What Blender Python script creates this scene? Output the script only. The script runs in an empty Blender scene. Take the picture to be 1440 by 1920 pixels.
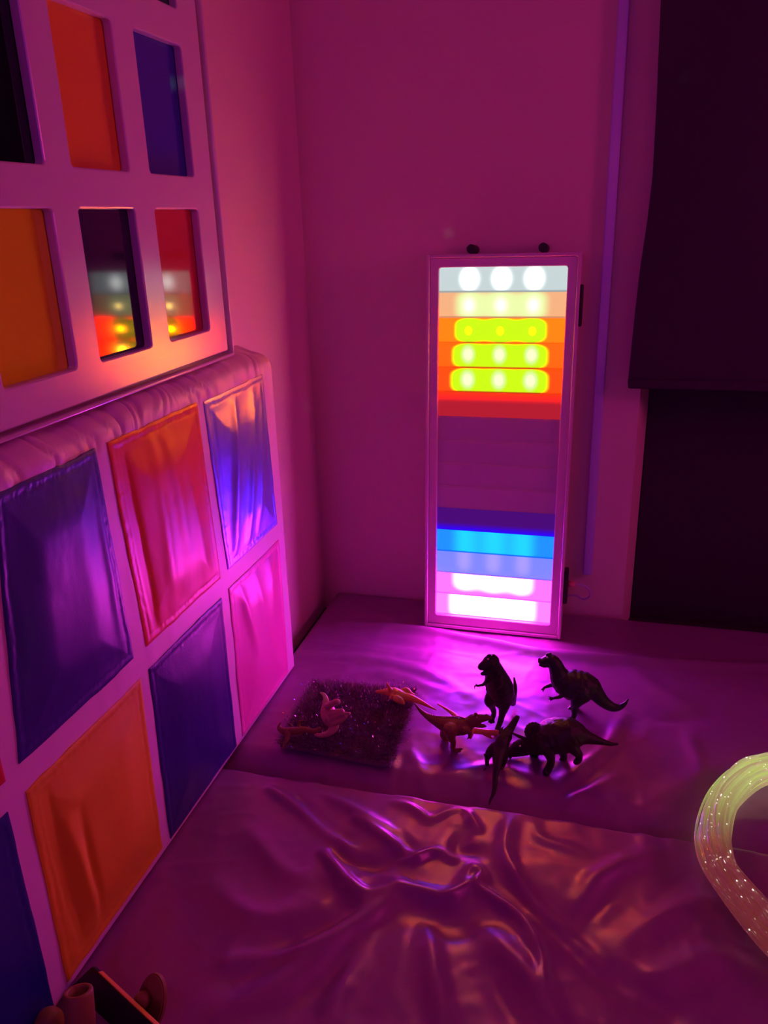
import bpy, bmesh, math, random
import numpy as np
from mathutils import Vector, Matrix, noise
random.seed(7); np.random.seed(7)
scn = bpy.context.scene
COL = scn.collection

# ------------------------------------------------------------------ camera geometry (survey of the room)
F = 1500.0
_dn = np.array([125, 4093, 1500.0]); _dn /= np.linalg.norm(_dn)
_d = np.array([428, -563, 1500.0]); _d -= _dn * (_d @ _dn); _d /= np.linalg.norm(_d)
_r = np.cross(_dn, _d)
ROT = np.array([_r, _d, -_dn])
EYE = np.array([0, 0, 1.0])
def ray(px, py): return ROT @ np.array([px - 720, py - 960, F])
def onZ(px, py, z=0.0):
    v = ray(px, py); return Vector(EYE + v * (z - 1.0) / v[2])
def onX(px, py, x):
    v = ray(px, py); return Vector(EYE + v * x / v[0])
def onY(px, py, y):
    v = ray(px, py); return Vector(EYE + v * y / v[1])
def depth(P): return float((ROT.T @ (np.array(P) - EYE))[2])

cam_data = bpy.data.cameras.new('camera'); cam = bpy.data.objects.new('camera', cam_data); COL.objects.link(cam)
cam_data.sensor_fit = 'HORIZONTAL'; cam_data.sensor_width = 36; cam_data.lens = 36 * F / 1440; cam_data.clip_start = 0.02
rx, up, bk = ROT @ [1, 0, 0], ROT @ [0, -1, 0], ROT @ [0, 0, -1]
cam.matrix_world = Matrix(((rx[0], up[0], bk[0], EYE[0]), (rx[1], up[1], bk[1], EYE[1]), (rx[2], up[2], bk[2], EYE[2]), (0, 0, 0, 1)))
scn.camera = cam
scn.view_settings.view_transform = 'Standard'; scn.view_settings.look = 'None'
scn.view_settings.exposure = 0; scn.view_settings.gamma = 1; scn.view_settings.use_curve_mapping = False
try:
    scn.cycles.use_denoising = True; scn.cycles.max_bounces = 10
    scn.cycles.sample_clamp_indirect = 40
except Exception: pass

# ------------------------------------------------------------------ materials
def srgb(r, g, b):
    f = lambda c: (c / 255 / 12.92) if c / 255 <= .04045 else ((c / 255 + .055) / 1.055) ** 2.4
    return (f(r), f(g), f(b), 1)
def mat(name, col, rough=.5, metal=0, spec=.5, bump=0, bscale=60, var=0, sheen=0, coat=0, detail=4, trans=0, stretch=None):
    m = bpy.data.materials.new(name); m.use_nodes = True
    nt = m.node_tree; p = nt.nodes['Principled BSDF']
    col = tuple(col) if len(col) == 4 else tuple(col) + (1,)
    p.inputs['Base Color'].default_value = col
    p.inputs['Roughness'].default_value = rough; p.inputs['Metallic'].default_value = metal
    p.inputs['Specular IOR Level'].default_value = spec
    p.inputs['Sheen Weight'].default_value = sheen; p.inputs['Coat Weight'].default_value = coat
    p.inputs['Transmission Weight'].default_value = trans
    tc = nt.nodes.new('ShaderNodeTexCoord'); vec = tc.outputs['Object']
    if stretch:
        mp = nt.nodes.new('ShaderNodeMapping'); mp.inputs['Scale'].default_value = stretch
        nt.links.new(vec, mp.inputs['Vector']); vec = mp.outputs['Vector']
    n = nt.nodes.new('ShaderNodeTexNoise'); n.inputs['Scale'].default_value = bscale; n.inputs['Detail'].default_value = detail
    nt.links.new(vec, n.inputs['Vector'])
    if bump:
        b = nt.nodes.new('ShaderNodeBump'); b.inputs['Strength'].default_value = bump; b.inputs['Distance'].default_value = .002
        nt.links.new(n.outputs['Fac'], b.inputs['Height']); nt.links.new(b.outputs['Normal'], p.inputs['Normal'])
    if var:
        mx = nt.nodes.new('ShaderNodeMix'); mx.data_type = 'RGBA'
        mx.inputs['A'].default_value = tuple(c * (1 - var) for c in col[:3]) + (1,)
        mx.inputs['B'].default_value = tuple(min(1, c * (1 + var)) for c in col[:3]) + (1,)
        nt.links.new(n.outputs['Fac'], mx.inputs['Factor']); nt.links.new(mx.outputs['Result'], p.inputs['Base Color'])
    return m

M = {}
M['wall'] = mat('wall_paint', (.82, .58, .58), .75, spec=.25, bump=.12, bscale=180)
M['ceil'] = mat('ceiling_paint', (.7, .65, .6), .8)
M['floor'] = mat('floor_vinyl', (.05, .04, .05), .5, var=.2, bscale=20)
M['black'] = mat('blackout_cloth', (.055, .03, .06), .8, spec=.2, bump=.2, bscale=400)
M['black2'] = mat('black_board', (.05, .02, .05), .6, spec=.2, bump=.1, bscale=100)
M['trunk'] = mat('lavender_plastic', (.62, .5, 1.0), .4, bump=.05, bscale=200)
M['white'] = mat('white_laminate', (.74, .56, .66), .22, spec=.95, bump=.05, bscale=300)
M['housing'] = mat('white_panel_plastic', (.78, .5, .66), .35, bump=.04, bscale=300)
M['lug'] = mat('dark_rubber', (.025, .02, .02), .6, bump=.1, bscale=200)
M['mat'] = mat('padded_vinyl', (.31, .105, .29), .33, metal=.16, spec=.5, bump=.10, bscale=420, detail=2)
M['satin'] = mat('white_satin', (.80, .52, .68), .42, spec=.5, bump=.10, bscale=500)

def link_obj(name, me, m=None, parent=None, smooth=True):
    o = bpy.data.objects.new(name, me); COL.objects.link(o)
    if m is not None:
        for k in (m if isinstance(m, (list, tuple)) else [m]): me.materials.append(k)
    if smooth:
        me.polygons.foreach_set('use_smooth', [True] * len(me.polygons))
    if parent: o.parent = parent
    return o
def from_bm(name, bm, m, parent=None, smooth=True, recalc=True):
    if recalc: bmesh.ops.recalc_face_normals(bm, faces=bm.faces)
    me = bpy.data.meshes.new(name); bm.to_mesh(me); bm.free()
    return link_obj(name, me, m, parent, smooth)
def tag(o, label=None, cat=None, group=None, kind=None):
    if label: o['label'] = label
    if cat: o['category'] = cat
    if group: o['group'] = group
    if kind: o['kind'] = kind
    return o
def empty(name, loc, label=None, cat=None, group=None):
    o = bpy.data.objects.new(name, None); COL.objects.link(o); o.location = loc; o.empty_display_size = .02
    return tag(o, label, cat, group)
def adopt(child, parent):      # parent without moving
    child.parent = parent; child.matrix_parent_inverse = parent.matrix_basis.inverted(); return child
def auto_smooth(o, ang=40):
    bm = bmesh.new(); bm.from_mesh(o.data)
    for e in bm.edges:
        if len(e.link_faces) == 2 and e.calc_face_angle(0) > math.radians(ang): e.smooth = False
    bm.to_mesh(o.data); bm.free()

def box_bm(lo, hi, bev=0, seg=2, bm=None):
    b = bmesh.new()
    r = bmesh.ops.create_cube(b, size=1)
    for v in b.verts:
        v.co = Vector([lo[i] + (v.co[i] + .5) * (hi[i] - lo[i]) for i in range(3)])
    if bev: bmesh.ops.bevel(b, geom=list(b.edges), offset=bev, segments=seg, profile=.5, affect='EDGES')
    return b
def box(name, lo, hi, m, parent=None, bev=0, seg=2):
    o = from_bm(name, box_bm(lo, hi, bev, seg), m, None, smooth=bool(bev))
    if bev: auto_smooth(o, 50)
    if parent: adopt(o, parent)
    return o

def rrect(a0, a1, b0, b1, r, n=8):
    pts = []
    for cx, cy, s in ((a1 - r, b1 - r, 0), (a0 + r, b1 - r, 90), (a0 + r, b0 + r, 180), (a1 - r, b0 + r, 270)):
        for k in range(n + 1):
            t = math.radians(s + 90 * k / n); pts.append((cx + r * math.cos(t), cy + r * math.sin(t)))
    return pts
def plate(outer, holes, prof, to3, m, name, r_out=.004, r_in=.008, parent=None):
    """board with rounded openings. prof: chamfer; depth front=0, back=thickness. to3(a,b,depth)."""
    th, ch = prof
    bm = bmesh.new()
    rings_f, rings_b = [], []
    def ring(pts, d): return [bm.verts.new(to3(a, b, d)) for a, b in pts]
    def bridge(r0, r1):
        n = len(r0)
        for i in range(n): bm.faces.new((r0[i], r0[(i + 1) % n], r1[(i + 1) % n], r1[i]))
    a0, a1, b0, b1 = outer
    R = [ring(rrect(a0 + ch, a1 - ch, b0 + ch, b1 - ch, r_out), 0), ring(rrect(a0, a1, b0, b1, r_out + ch), ch), ring(rrect(a0, a1, b0, b1, r_out + ch), th)]
    bridge(R[0], R[1]); bridge(R[1], R[2]); rings_f.append(R[0]); rings_b.append(R[2])
    for a0, a1, b0, b1 in holes:
        c = ch * 1.5
        H = [ring(rrect(a0 - c, a1 + c, b0 - c, b1 + c, r_in + c), 0), ring(rrect(a0 - .3 * c, a1 + .3 * c, b0 - .3 * c, b1 + .3 * c, r_in + .3 * c), .3 * c), ring(rrect(a0, a1, b0, b1, r_in), c), ring(rrect(a0, a1, b0, b1, r_in), th)]
        for k in range(3): bridge(H[k], H[k + 1])
        rings_f.append(H[0]); rings_b.append(H[3])
    for rings in (rings_f, rings_b):
        es = []
        for r in rings:
            for i in range(len(r)):
                e = bm.edges.get((r[i], r[(i + 1) % len(r)])) or bm.edges.new((r[i], r[(i + 1) % len(r)]))
                es.append(e)
        bmesh.ops.triangle_fill(bm, use_beauty=True, use_dissolve=False, edges=es)
    o = from_bm(name, bm, m); auto_smooth(o, 16)
    if parent: adopt(o, parent)
    return o

def tube_bm(pts, radii, seg=10, bm=None, cap=True):
    bm = bm or bmesh.new()
    pts = [Vector(p) for p in pts]; n = len(pts)
    if not hasattr(radii, '__len__'): radii = [radii] * n
    nrm = None; rings = []
    for i in range(n):
        t = (pts[min(i + 1, n - 1)] - pts[max(i - 1, 0)]).normalized()
        if nrm is None:
            nrm = t.orthogonal().normalized()
        else:
            nrm = (nrm - t * nrm.dot(t)).normalized()
        b = t.cross(nrm)
        rings.append([bm.verts.new(pts[i] + (nrm * math.cos(2 * math.pi * k / seg) + b * math.sin(2 * math.pi * k / seg)) * radii[i]) for k in range(seg)])
    for i in range(n - 1):
        for k in range(seg):
            bm.faces.new((rings[i][k], rings[i][(k + 1) % seg], rings[i + 1][(k + 1) % seg], rings[i + 1][k]))
    if cap:
        bm.faces.new(rings[0][::-1]); bm.faces.new(rings[-1])
    return bm
def catmull(P, n=12):
    P = [np.array(p, float) for p in P]
    P = [2 * P[0] - P[1]] + P + [2 * P[-1] - P[-2]]; out = []
    for i in range(1, len(P) - 2):
        for k in range(n):
            t = k / n
            out.append(.5 * (2 * P[i] + (P[i + 1] - P[i - 1]) * t + (2 * P[i - 1] - 5 * P[i] + 4 * P[i + 1] - P[i + 2]) * t * t + (3 * P[i] - P[i - 1] - 3 * P[i + 1] + P[i + 2]) * t ** 3))
    out.append(P[-2]); return out
def grid_mesh(name, V, m, parent=None, closed=False):
    """V: array (nu,nv,3)"""
    nu, nv, _ = V.shape
    me = bpy.data.meshes.new(name)
    idx = np.arange(nu * nv).reshape(nu, nv)
    f = np.stack([idx[:-1, :-1], idx[1:, :-1], idx[1:, 1:], idx[:-1, 1:]], -1).reshape(-1, 4)
    me.from_pydata(V.reshape(-1, 3).tolist(), [], f.tolist()); me.update()
    return link_obj(name, me, m, parent)

# smooth value noise for fields (vectorised)
def vnoise(x, y, seed=0):
    rs = np.random.RandomState(seed); T = rs.rand(256, 256)
    xi, yi = np.floor(x).astype(int), np.floor(y).astype(int); fx, fy = x - xi, y - yi
    fx = fx ** 3 * (fx * (fx * 6 - 15) + 10); fy = fy ** 3 * (fy * (fy * 6 - 15) + 10)
    g = lambda i, j: T[i % 256, j % 256]
    return (g(xi, yi) * (1 - fx) + g(xi + 1, yi) * fx) * (1 - fy) + (g(xi, yi + 1) * (1 - fx) + g(xi + 1, yi + 1) * fx) * fy
def sstep(a, b, x):
    t = np.clip((x - a) / (b - a), 0, 1); return t * t * (3 - 2 * t)

# ------------------------------------------------------------------ room shell
LW, BW = -.74, 1.985
FLOOR = -.065
HI = 1.75
S = lambda o: tag(o, kind='structure')
S(box('floor', (LW - .1, -2.2, FLOOR - .1), (2.1, 2.3, FLOOR), M['floor']))
S(box('ceiling', (LW - .1, -2.2, HI), (2.1, 2.3, HI + .1), M['ceil']))
S(box('wall_left', (LW - .1, -2.2, FLOOR), (LW, 2.3, HI), M['wall']))
S(box('wall_right', (2.0, -2.2, FLOOR), (2.1, 2.3, HI), M['wall']))
S(box('wall_rear', (LW, -2.3, FLOOR), (2.0, -2.2, HI), M['wall']))
# back wall with a splayed reveal into the dark window alcove
bm = bmesh.new()
pl = [(LW, BW), (.092, BW), (.121, 2.115), (.121, 2.3), (LW, 2.3)]
lo = [bm.verts.new((x, y, FLOOR)) for x, y in pl]; hi_ = [bm.verts.new((x, y, HI)) for x, y in pl]
for i in range(5): bm.faces.new((lo[i], lo[(i + 1) % 5], hi_[(i + 1) % 5], hi_[i]))
bm.faces.new(lo); bm.faces.new(hi_)
S(from_bm('wall_back', bm, M['wall'], smooth=False))
S(box('window_1', (.121, 2.10, FLOOR), (1.5, 2.3, HI), M['black2']))
S(box('wall_alcove', (1.5, BW, FLOOR), (2.0, 2.3, HI), M['wall']))

# lavender cable trunking on the wall
t = empty('cable_trunking', (-.004, BW, .112), 'narrow lavender plastic trunking strip running up the wall right of the light panel', 'cable trunking')
box('channel', (-.015, 1.972, .112), (.008, BW + .001, 1.745), M['trunk'], t, .0015)
box('cover', (-.0135, 1.969, .114), (.0065, 1.9725, 1.744), M['trunk'], t, .001)

# ------------------------------------------------------------------ blackout blind over the window
bl = empty('roller_blind', (.45, 1.94, .62), 'black blackout blind hanging over the window at the right, hem halfway up', 'blind')
zz = np.linspace(.622, 1.70, 120); uu = np.linspace(0, 1, 90)
edge = np.interp(zz, [.62, .70, .78, .884, .98, 1.07, 1.2, 1.396, 1.7], [.060, .062, .064, .068, .075, .0785, .075, .067, .067])
def blind_pts(off):
    V = np.zeros((len(uu), len(zz), 3))
    for j, z in enumerate(zz):
        V[:, j, 0] = edge[j] + uu * (1.30 - edge[j]); V[:, j, 2] = z
        V[:, j, 1] = 1.937 + off + .006 * np.sin(uu * 9 + z * 3) * sstep(.62, .8, z) + .004 * np.sin(uu * 23 - 4 * z) * sstep(.7, 1.1, z)
    return V
A, B = blind_pts(0), blind_pts(.003)
loop = np.concatenate([A, B[::-1], A[:1]], 0)
adopt(grid_mesh('blind_cloth', loop, M['black']), bl)
adopt(from_bm('hem_bar', box_bm((.061, 1.930, .612), (1.30, 1.947, .634), .004, 3), M['black']), bl)
adopt(from_bm('roller_tube', tube_bm([(.05, 1.945, 1.71), (1.31, 1.945, 1.71)], .022, 20), M['black']), bl)

# ------------------------------------------------------------------ rainbow light panel leaning on the wall
Wp, Hp, Dp = .346, .919, .076
ang = math.atan2(1.878 - 1.81, .915)
panel = empty('light_panel', (-.231, 1.807, .004), 'tall white framed light panel with rainbow bands glowing, leaning on the back wall', 'light panel')
panel.rotation_euler = (-ang, 0, 0)
panel.rotation_euler[0] = -ang
bpy.context.view_layer.update()
def P3(a, b, d): return Vector((a, d, b))      # local: x across, z up, y depth to the back
def kid(o, parent=None): o.parent = parent or panel; return o
hw = Wp / 2
# housing: open box (four sides + back)
bm = bmesh.new()
for lo_, hi2 in (((-hw, .0, 0), (-hw + .008, Dp, Hp)), ((hw - .008, .0, 0), (hw, Dp, Hp)), ((-hw + .008, .0, 0), (hw - .008, Dp, .008)), ((-hw + .008, .0, Hp - .008), (hw - .008, Dp, Hp)), ((-hw + .008, Dp - .006, .008), (hw - .008, Dp, Hp - .008))):
    b = box_bm(lo_, hi2, .0022, 3); me = bpy.data.meshes.new('tmp'); b.to_mesh(me); b.free(); bm.from_mesh(me); bpy.data.meshes.remove(me)
o = kid(from_bm('housing', bm, M['housing'])); auto_smooth(o, 50)
hole = (-hw + .0285, hw - .0285, .0325, Hp - .0285)
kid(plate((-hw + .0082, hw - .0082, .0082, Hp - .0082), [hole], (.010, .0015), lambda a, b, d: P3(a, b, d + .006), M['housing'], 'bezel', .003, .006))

def band_mat(i, edge, mid=None, spot=None, wm=(.30, .9), ws=.15, dim_top=None, hot=None):
    m = bpy.data.materials.new('glow_band'); m.use_nodes = True; nt = m.node_tree
    p = nt.nodes['Principled BSDF']; p.inputs['Base Color'].default_value = (.04, .04, .05, 1); p.inputs['Roughness'].default_value = .5; p.inputs['Specular IOR Level'].default_value = .2
    tc = nt.nodes.new('ShaderNodeTexCoord'); sx = nt.nodes.new('ShaderNodeSeparateXYZ'); nt.links.new(tc.outputs['Generated'], sx.inputs[0])
    def math_(op, a, b=None):
        n = nt.nodes.new('ShaderNodeMath'); n.operation = op
        for k, v in ((0, a), (1, b)):
            if v is None: continue
            if isinstance(v, (int, float)): n.inputs[k].default_value = v
            else: nt.links.new(v, n.inputs[k])
        return n.outputs[0]
    x, z = sx.outputs['X'], sx.outputs['Z']
    def glow(sigx, sigz, zc, sq=False):
        tot = None
        for c in (.245, .495, .745):
            u = math_('DIVIDE', math_('SUBTRACT', x, c), sigx); w = math_('DIVIDE', math_('SUBTRACT', z, zc), sigz)
            w2 = math_('MULTIPLY', w, w)
            if sq: w2 = math_('MULTIPLY', w2, w2)
            q = math_('ADD', math_('MULTIPLY', u, u), w2)
            e = math_('POWER', 2.718, math_('MULTIPLY', q, -1.0))
            tot = e if tot is None else math_('ADD', tot, e)
        return tot
    def ramp(v, a, b):
        n = nt.nodes.new('ShaderNodeMapRange'); n.interpolation_type = 'SMOOTHSTEP'
        n.inputs[1].default_value = a; n.inputs[2].default_value = b; nt.links.new(v, n.inputs[0]); return n.outputs[0]
    def mix(f, a, b):
        n = nt.nodes.new('ShaderNodeMix'); n.data_type = 'RGBA'; n.clamp_result = False
        nt.links.new(f, n.inputs['Factor'])
        for k, v in (('A', a), ('B', b)):
            if isinstance(v, tuple): n.inputs[k].default_value = v + (1,)
            else: nt.links.new(v, n.inputs[k])
        return n.outputs['Result']
    if dim_top is not None:
        c = mix(ramp(z, dim_top[1], dim_top[2]), edge, dim_top[0])
    else:
        c = edge
        if mid: c = mix(ramp(glow(*wm[2:5], sq=True), wm[0], wm[1]), c, mid)
        if spot: c = mix(ramp(glow(*ws[2:5]), ws[0], ws[1]), c, spot)
    if mid or spot:
        sep = tuple(min(e, 1.0) * .55 for e in edge)
        c = mix(ramp(z, .035, .10), sep, c)
    if hot: c = mix(ramp(glow(*hot[3:6]), hot[1], hot[2]), c, hot[0])
    if isinstance(c, tuple):
        p.inputs['Emission Color'].default_value = c + (1,)
    else: nt.links.new(c, p.inputs['Emission Color'])
    p.inputs['Emission Strength'].default_value = 1.0
    return m
G = (.5, .56, .60)
WS = (.25, .95, .072, .40, .52)          # sharp led spots
BM_ = [
    band_mat(0, (.58, .68, .69), None, (6, 6.2, 6), None, (.12, 1.5, .075, .45, .52)),
    band_mat(1, (.92, .45, .22), (.86, 1.0, .42), (1.2, 1.2, .95), (.25, .85, .13, .6, .5), (.30, 1.1, .078, .48, .5), hot=((34, 22, 4), .7, 1.2, .05, .36, .5)),
    band_mat(2, (30, .24, .0), (.62, 1.0, .0), None, (.36, .54, .125, .52, .52), hot=((360, 95, .0), .65, 1.30, .045, .28, .5)),
    band_mat(3, (36, .14, .0), (.62, 1.0, .0), (.86, 1.0, .60), (.30, .50, .135, .52, .50), (.25, .95, .062, .42, .56), hot=((480, 120, .66), .70, 1.2, .055, .38, .56)),
    band_mat(4, (40, .08, .0), (.62, 1.0, .0), (.86, 1.0, .62), (.26, .46, .138, .52, .49), (.25, .95, .066, .44, .54), hot=((480, 112, .68), .70, 1.2, .055, .38, .54)),
    band_mat(5, (.46, .012, .022), dim_top=((1.8, .03, .004), .55, 1.0)),
    None, None, None, None,
    band_mat(10, (.02, .0, .9), dim_top=((.055, .003, .17), .0, .40)),
    band_mat(11, (.0, .28, 17.0), (.0, .74, 18), None, (.30, 1.2, .13, 1.1, .5)),
    band_mat(12, (.20, .25, 16.0), (.42, .36, 18), None, (.35, 1.2, .10, .8, .8)),
    band_mat(13, (26.0, .20, 20.0), (33.0, 1.6, 25.0), None, (.42, .95, .135, .80, .90)),
    band_mat(14, (34.0, .25, 27.0), (42.0, 2.0, 33.0), None, (.36, .85, .155, .92, .62)),
]
off = mat('unlit_band', (.62, .50, .60), .3, bump=.05, bscale=100)
nb = 15; z0, z1 = hole[2] - .002, hole[3] + .002; bh = (z1 - z0) / nb
for i in range(nb):
    zt = z1 - i * bh; zb = zt - bh
    bm = bmesh.new()
    prof = [(.0190, zb), (.0188, zb + .002), (.0158, zt - .0045), (.0180, zt), (.030, zt), (.030, zb)]
    L = [bm.verts.new((-hw + .026, y, z)) for y, z in prof]; R_ = [bm.verts.new((hw - .026, y, z)) for y, z in prof]
    for k in range(6): bm.faces.new((L[k], L[(k + 1) % 6], R_[(k + 1) % 6], R_[k]))
    bm.faces.new(L); bm.faces.new(R_)
    o = kid(from_bm('light_band', bm, BM_[i] or off, smooth=False))
    o['label'] = ['cool white glowing band', 'peach and yellow glowing band', 'orange band with lime centre', 'orange band with three lime lit spots', 'red orange band with lime centre', 'dim red band', 'unlit band', 'unlit band', 'unlit band', 'unlit band', 'dim violet band', 'cyan glowing band', 'periwinkle glowing band', 'pink white glowing band', 'brightest pink white glowing band'][i]
# lugs behind the top edge
for x in (-.077, .086):
    b = tube_bm([(x, .044, Hp + .012), (x, .102, Hp + .012)], .0105, 20)
    o = kid(from_bm('mounting_lug', b, M['lug'])); auto_smooth(o, 50)
# solid dark bar imitating the shaded grip slot, and socket plate, right side
o = kid(from_bm('grip_slot_dark', box_bm((hw - .001, .020, Hp - .160), (hw + .0075, .034, Hp - .068), .004, 3), M['lug'])); o['label'] = 'dark slim bar imitating the shaded grip slot'
sp = kid(from_bm('socket_plate', box_bm((hw - .001, .018, .088), (hw + .010, .060, .172), .003, 2), M['lug'])); o = sp
pink = mat('pink_plug', (.75, .2, .22), .4, bump=.05)
pg = kid(from_bm('plug', tube_bm([(hw + .009, .042, .134), (hw + .028, .042, .134)], [.008, .0065], 14), pink), sp); pg['label'] = 'small pink plug'
clear = mat('pale_cable', (.55, .4, .7), .3)
kid(from_bm('cable', tube_bm(catmull([(hw + .026, .042, .134), (hw + .052, .05, .128), (hw + .066, .06, .104), (hw + .050, .075, .083), (hw + .022, .09, .086), (hw - .03, .10, .06), (hw - .08, .115, .012)], 8), .0025, 8), clear), sp)

# ------------------------------------------------------------------ framed board with nine colour panes
K = .677 / .66
FX, PX = -.677, -.6915
board = empty('colour_pane_board', (LW, 1.0, .765), 'white wall board with rounded openings over glossy colour panes, above the padded wall', 'wall panel')
fy0, fy1 = .690 * K, 1.363 * K; fz0 = 1 - .2345; fz1 = 1 + .545
cols_ = [(.765 * K, .904 * K), (.957 * K, 1.091 * K), (1.146 * K, 1.283 * K)]
rows_ = [(1 - .1715 * K, 1 + .0235 * K), (1 + .073 * K, 1 + .260 * K), (1 + .310 * K, 1 + .500 * K)]
holes = [(c0, c1, r0, r1) for r0, r1 in rows_ for c0, c1 in cols_]
to3 = lambda a, b, d: Vector((FX - d, a, b))
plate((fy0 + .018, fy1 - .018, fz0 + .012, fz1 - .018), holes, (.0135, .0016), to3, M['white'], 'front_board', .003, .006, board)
# rim: thin lip around, with a sunk groove between it and the board
bm = bmesh.new()
for lo_, hi2 in (((LW + .001, fy1 - .006, fz0), (FX + .004, fy1, fz1)), ((LW + .001, fy0, fz0), (FX + .004, fy0 + .006, fz1)), ((LW + .001, fy0, fz0), (FX + .004, fy1, fz0 + .006)), ((LW + .001, fy0, fz1 - .006), (FX + .004, fy1, fz1))):
    b = box_bm(lo_, hi2, .0025, 3); me = bpy.data.meshes.new('tmp'); b.to_mesh(me); b.free(); bm.from_mesh(me); bpy.data.meshes.remove(me)
o = adopt(from_bm('rim', bm, M['white']), board); auto_smooth(o, 50)
box('backing', (LW + .001, fy0 + .004, fz0 + .004), (PX - .004, fy1 - .004, fz1 - .004), M['white'], board)
PC = {(0, 0): ('orange', (.85, .80, .02)), (0, 1): ('dark purple', (.022, .008, .045)), (0, 2): ('red', (.60, .05, .04)),
      (1, 0): ('black green', (.004, .02, .012)), (1, 1): ('orange red', (.9, .32, .01)), (1, 2): ('deep blue', (.03, .03, .42)),
      (2, 0): ('yellow', (.7, .4, .02)), (2, 1): ('purple', (.1, .03, .3)), (2, 2): ('green', (.02, .2, .05))}
for (r, c), (nm, colr) in PC.items():
    m = mat('gloss_' + nm.replace(' ', '_'), colr, .075, spec=.9, coat=.0, bump=0)
    c0, c1 = cols_[c]; r0, r1 = rows_[r]
    o = box('colour_pane', (PX - .004, c0 - .008, r0 - .008), (PX, c1 + .008, r1 + .008), m, board)
    o['label'] = 'glossy %s pane' % nm

# ------------------------------------------------------------------ padded tactile wall pad with fabric squares
TX = -.662
pad = empty('tactile_wall_pad', (LW + .04, .95, 0), 'white satin wall pad with coloured fabric squares, standing against the left wall', 'wall pad')
yv = np.linspace(.345, 1.54, 420)
pth = [(-.735, .004), (-.70, .004), (-.668, .004), (-.6645, .006), (TX, .010)]
pth += [(TX, z) for z in np.linspace(.014, .722, 240)]
for k in range(1, 9):
    t_ = math.pi / 2 * k / 8; pth.append((TX - .028 * (1 - math.cos(t_)), .722 + .036 * math.sin(t_)))
pth += [(x, .758 + .003 * i) for i, x in enumerate(np.linspace(-.695, -.735, 6))]
pth = np.array(pth); tg = np.gradient(pth, axis=0); tg /= np.linalg.norm(tg, axis=1)[:, None]
nrm = np.stack([tg[:, 1], -tg[:, 0]], 1)
YY, JJ = np.meshgrid(yv, np.arange(len(pth)), indexing='ij')
PXX, PZ = pth[JJ, 0], pth[JJ, 1]
topw = sstep(.695, .74, PZ)
warp = YY + .035 * (vnoise(YY * 18, PZ * 25, 5) - .5)
fold = .6 * (np.abs(vnoise(warp * 52, PZ * 8, 1) - .5) * 2) ** .7 + .5 * vnoise(warp * 22, PZ * 8, 21)
disp = topw * (.0115 * vnoise(YY * 11, PZ * 0 + .5, 31) + .003) * (1.0 * (fold - .55)) * (1 - sstep(.757, .765, PZ) * .6)
disp += .0014 * (vnoise(YY * 9, PZ * 9, 2) - .5) + .0008 * (vnoise(YY * 45, PZ * 14, 3) - .5)
disp *= sstep(.004, .05, PZ)
V = np.stack([PXX + nrm[JJ, 0] * disp, YY, PZ + nrm[JJ, 1] * disp], -1)
# sag of the far top corner
V[..., 2] -= .010 * sstep(1.44, 1.54, YY) * sstep(.70, .76, PZ)
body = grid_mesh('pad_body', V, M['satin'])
bm = bmesh.new(); bm.from_mesh(body.data); bmesh.ops.holes_fill(bm, edges=[e for e in bm.edges if e.is_boundary], sides=0)
bmesh.ops.triangulate(bm, faces=[f for f in bm.faces if len(f.verts) > 4]); bmesh.ops.recalc_face_normals(bm, faces=bm.faces); bm.to_mesh(body.data); bm.free()
body.data.polygons.foreach_set('use_smooth', [True] * len(body.data.polygons)); auto_smooth(body, 60)
adopt(body, pad)

def cell(name, y0, y1, z0, z1, m, seed, label, puff=.004, folds=None, skew=(0, 0, 0, 0)):
    nu, nv = 90, 110
    u, v = np.meshgrid(np.linspace(0, 1, nu), np.linspace(0, 1, nv), indexing='ij')
    y = y0 + u * (y1 - y0); z = z0 + v * (z1 - z0)
    y = y + skew[0] * (1 - u) * (1 - v) + skew[1] * u * (1 - v) + skew[2] * (1 - u) * v + skew[3] * u * v
    du, dv = np.minimum(u, 1 - u) * (y1 - y0), np.minimum(v, 1 - v) * (z1 - z0)
    bord = np.minimum(du, dv)
    # wavy edge
    wy = .0018 * (vnoise(v * 9 + seed, u * 0 + 1.5, seed) - .5) * 2; wz = .0018 * (vnoise(u * 9 + seed, v * 0 + 2.5, seed + 1) - .5) * 2
    y = y + wy; z = z + wz
    prof = sstep(0, .002, bord) * .0014 - .0007 * np.exp(-((bord - .0125) / .0022) ** 2) + sstep(.013, .085, bord) * puff
    h = np.zeros_like(u)
    if folds:
        for f in folds: h += f(u, v)
    h += .0014 * (vnoise(u * 5 + seed, v * 3, seed + 2) - .5) + .0002 * (vnoise(u * 26, v * 20 + seed, seed + 3) - .5)
    pucker = .0012 * (vnoise(u * 60, v * 60, seed + 4) - .5) * np.exp(-((bord - .010) / .006) ** 2)
    x = np.maximum(TX + .0010 + prof + (h * sstep(.006, .03, bord)) + pucker, TX + .0014)
    o = grid_mesh('fabric_square', np.stack([x, y, z], -1), m)
    md = o.data
    # thickness: skirt back into the pad
    bm = bmesh.new(); bm.from_mesh(md)
    r = bmesh.ops.extrude_edge_only(bm, edges=[e for e in bm.edges if e.is_boundary])
    for g in r['geom']:
        if isinstance(g, bmesh.types.BMVert): g.co.x -= .005
    bmesh.ops.recalc_face_normals(bm, faces=bm.faces); bm.to_mesh(md); bm.free()
    md.polygons.foreach_set('use_smooth', [True] * len(md.polygons)); auto_smooth(o, 60)
    o['label'] = label; adopt(o, pad); return o
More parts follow.
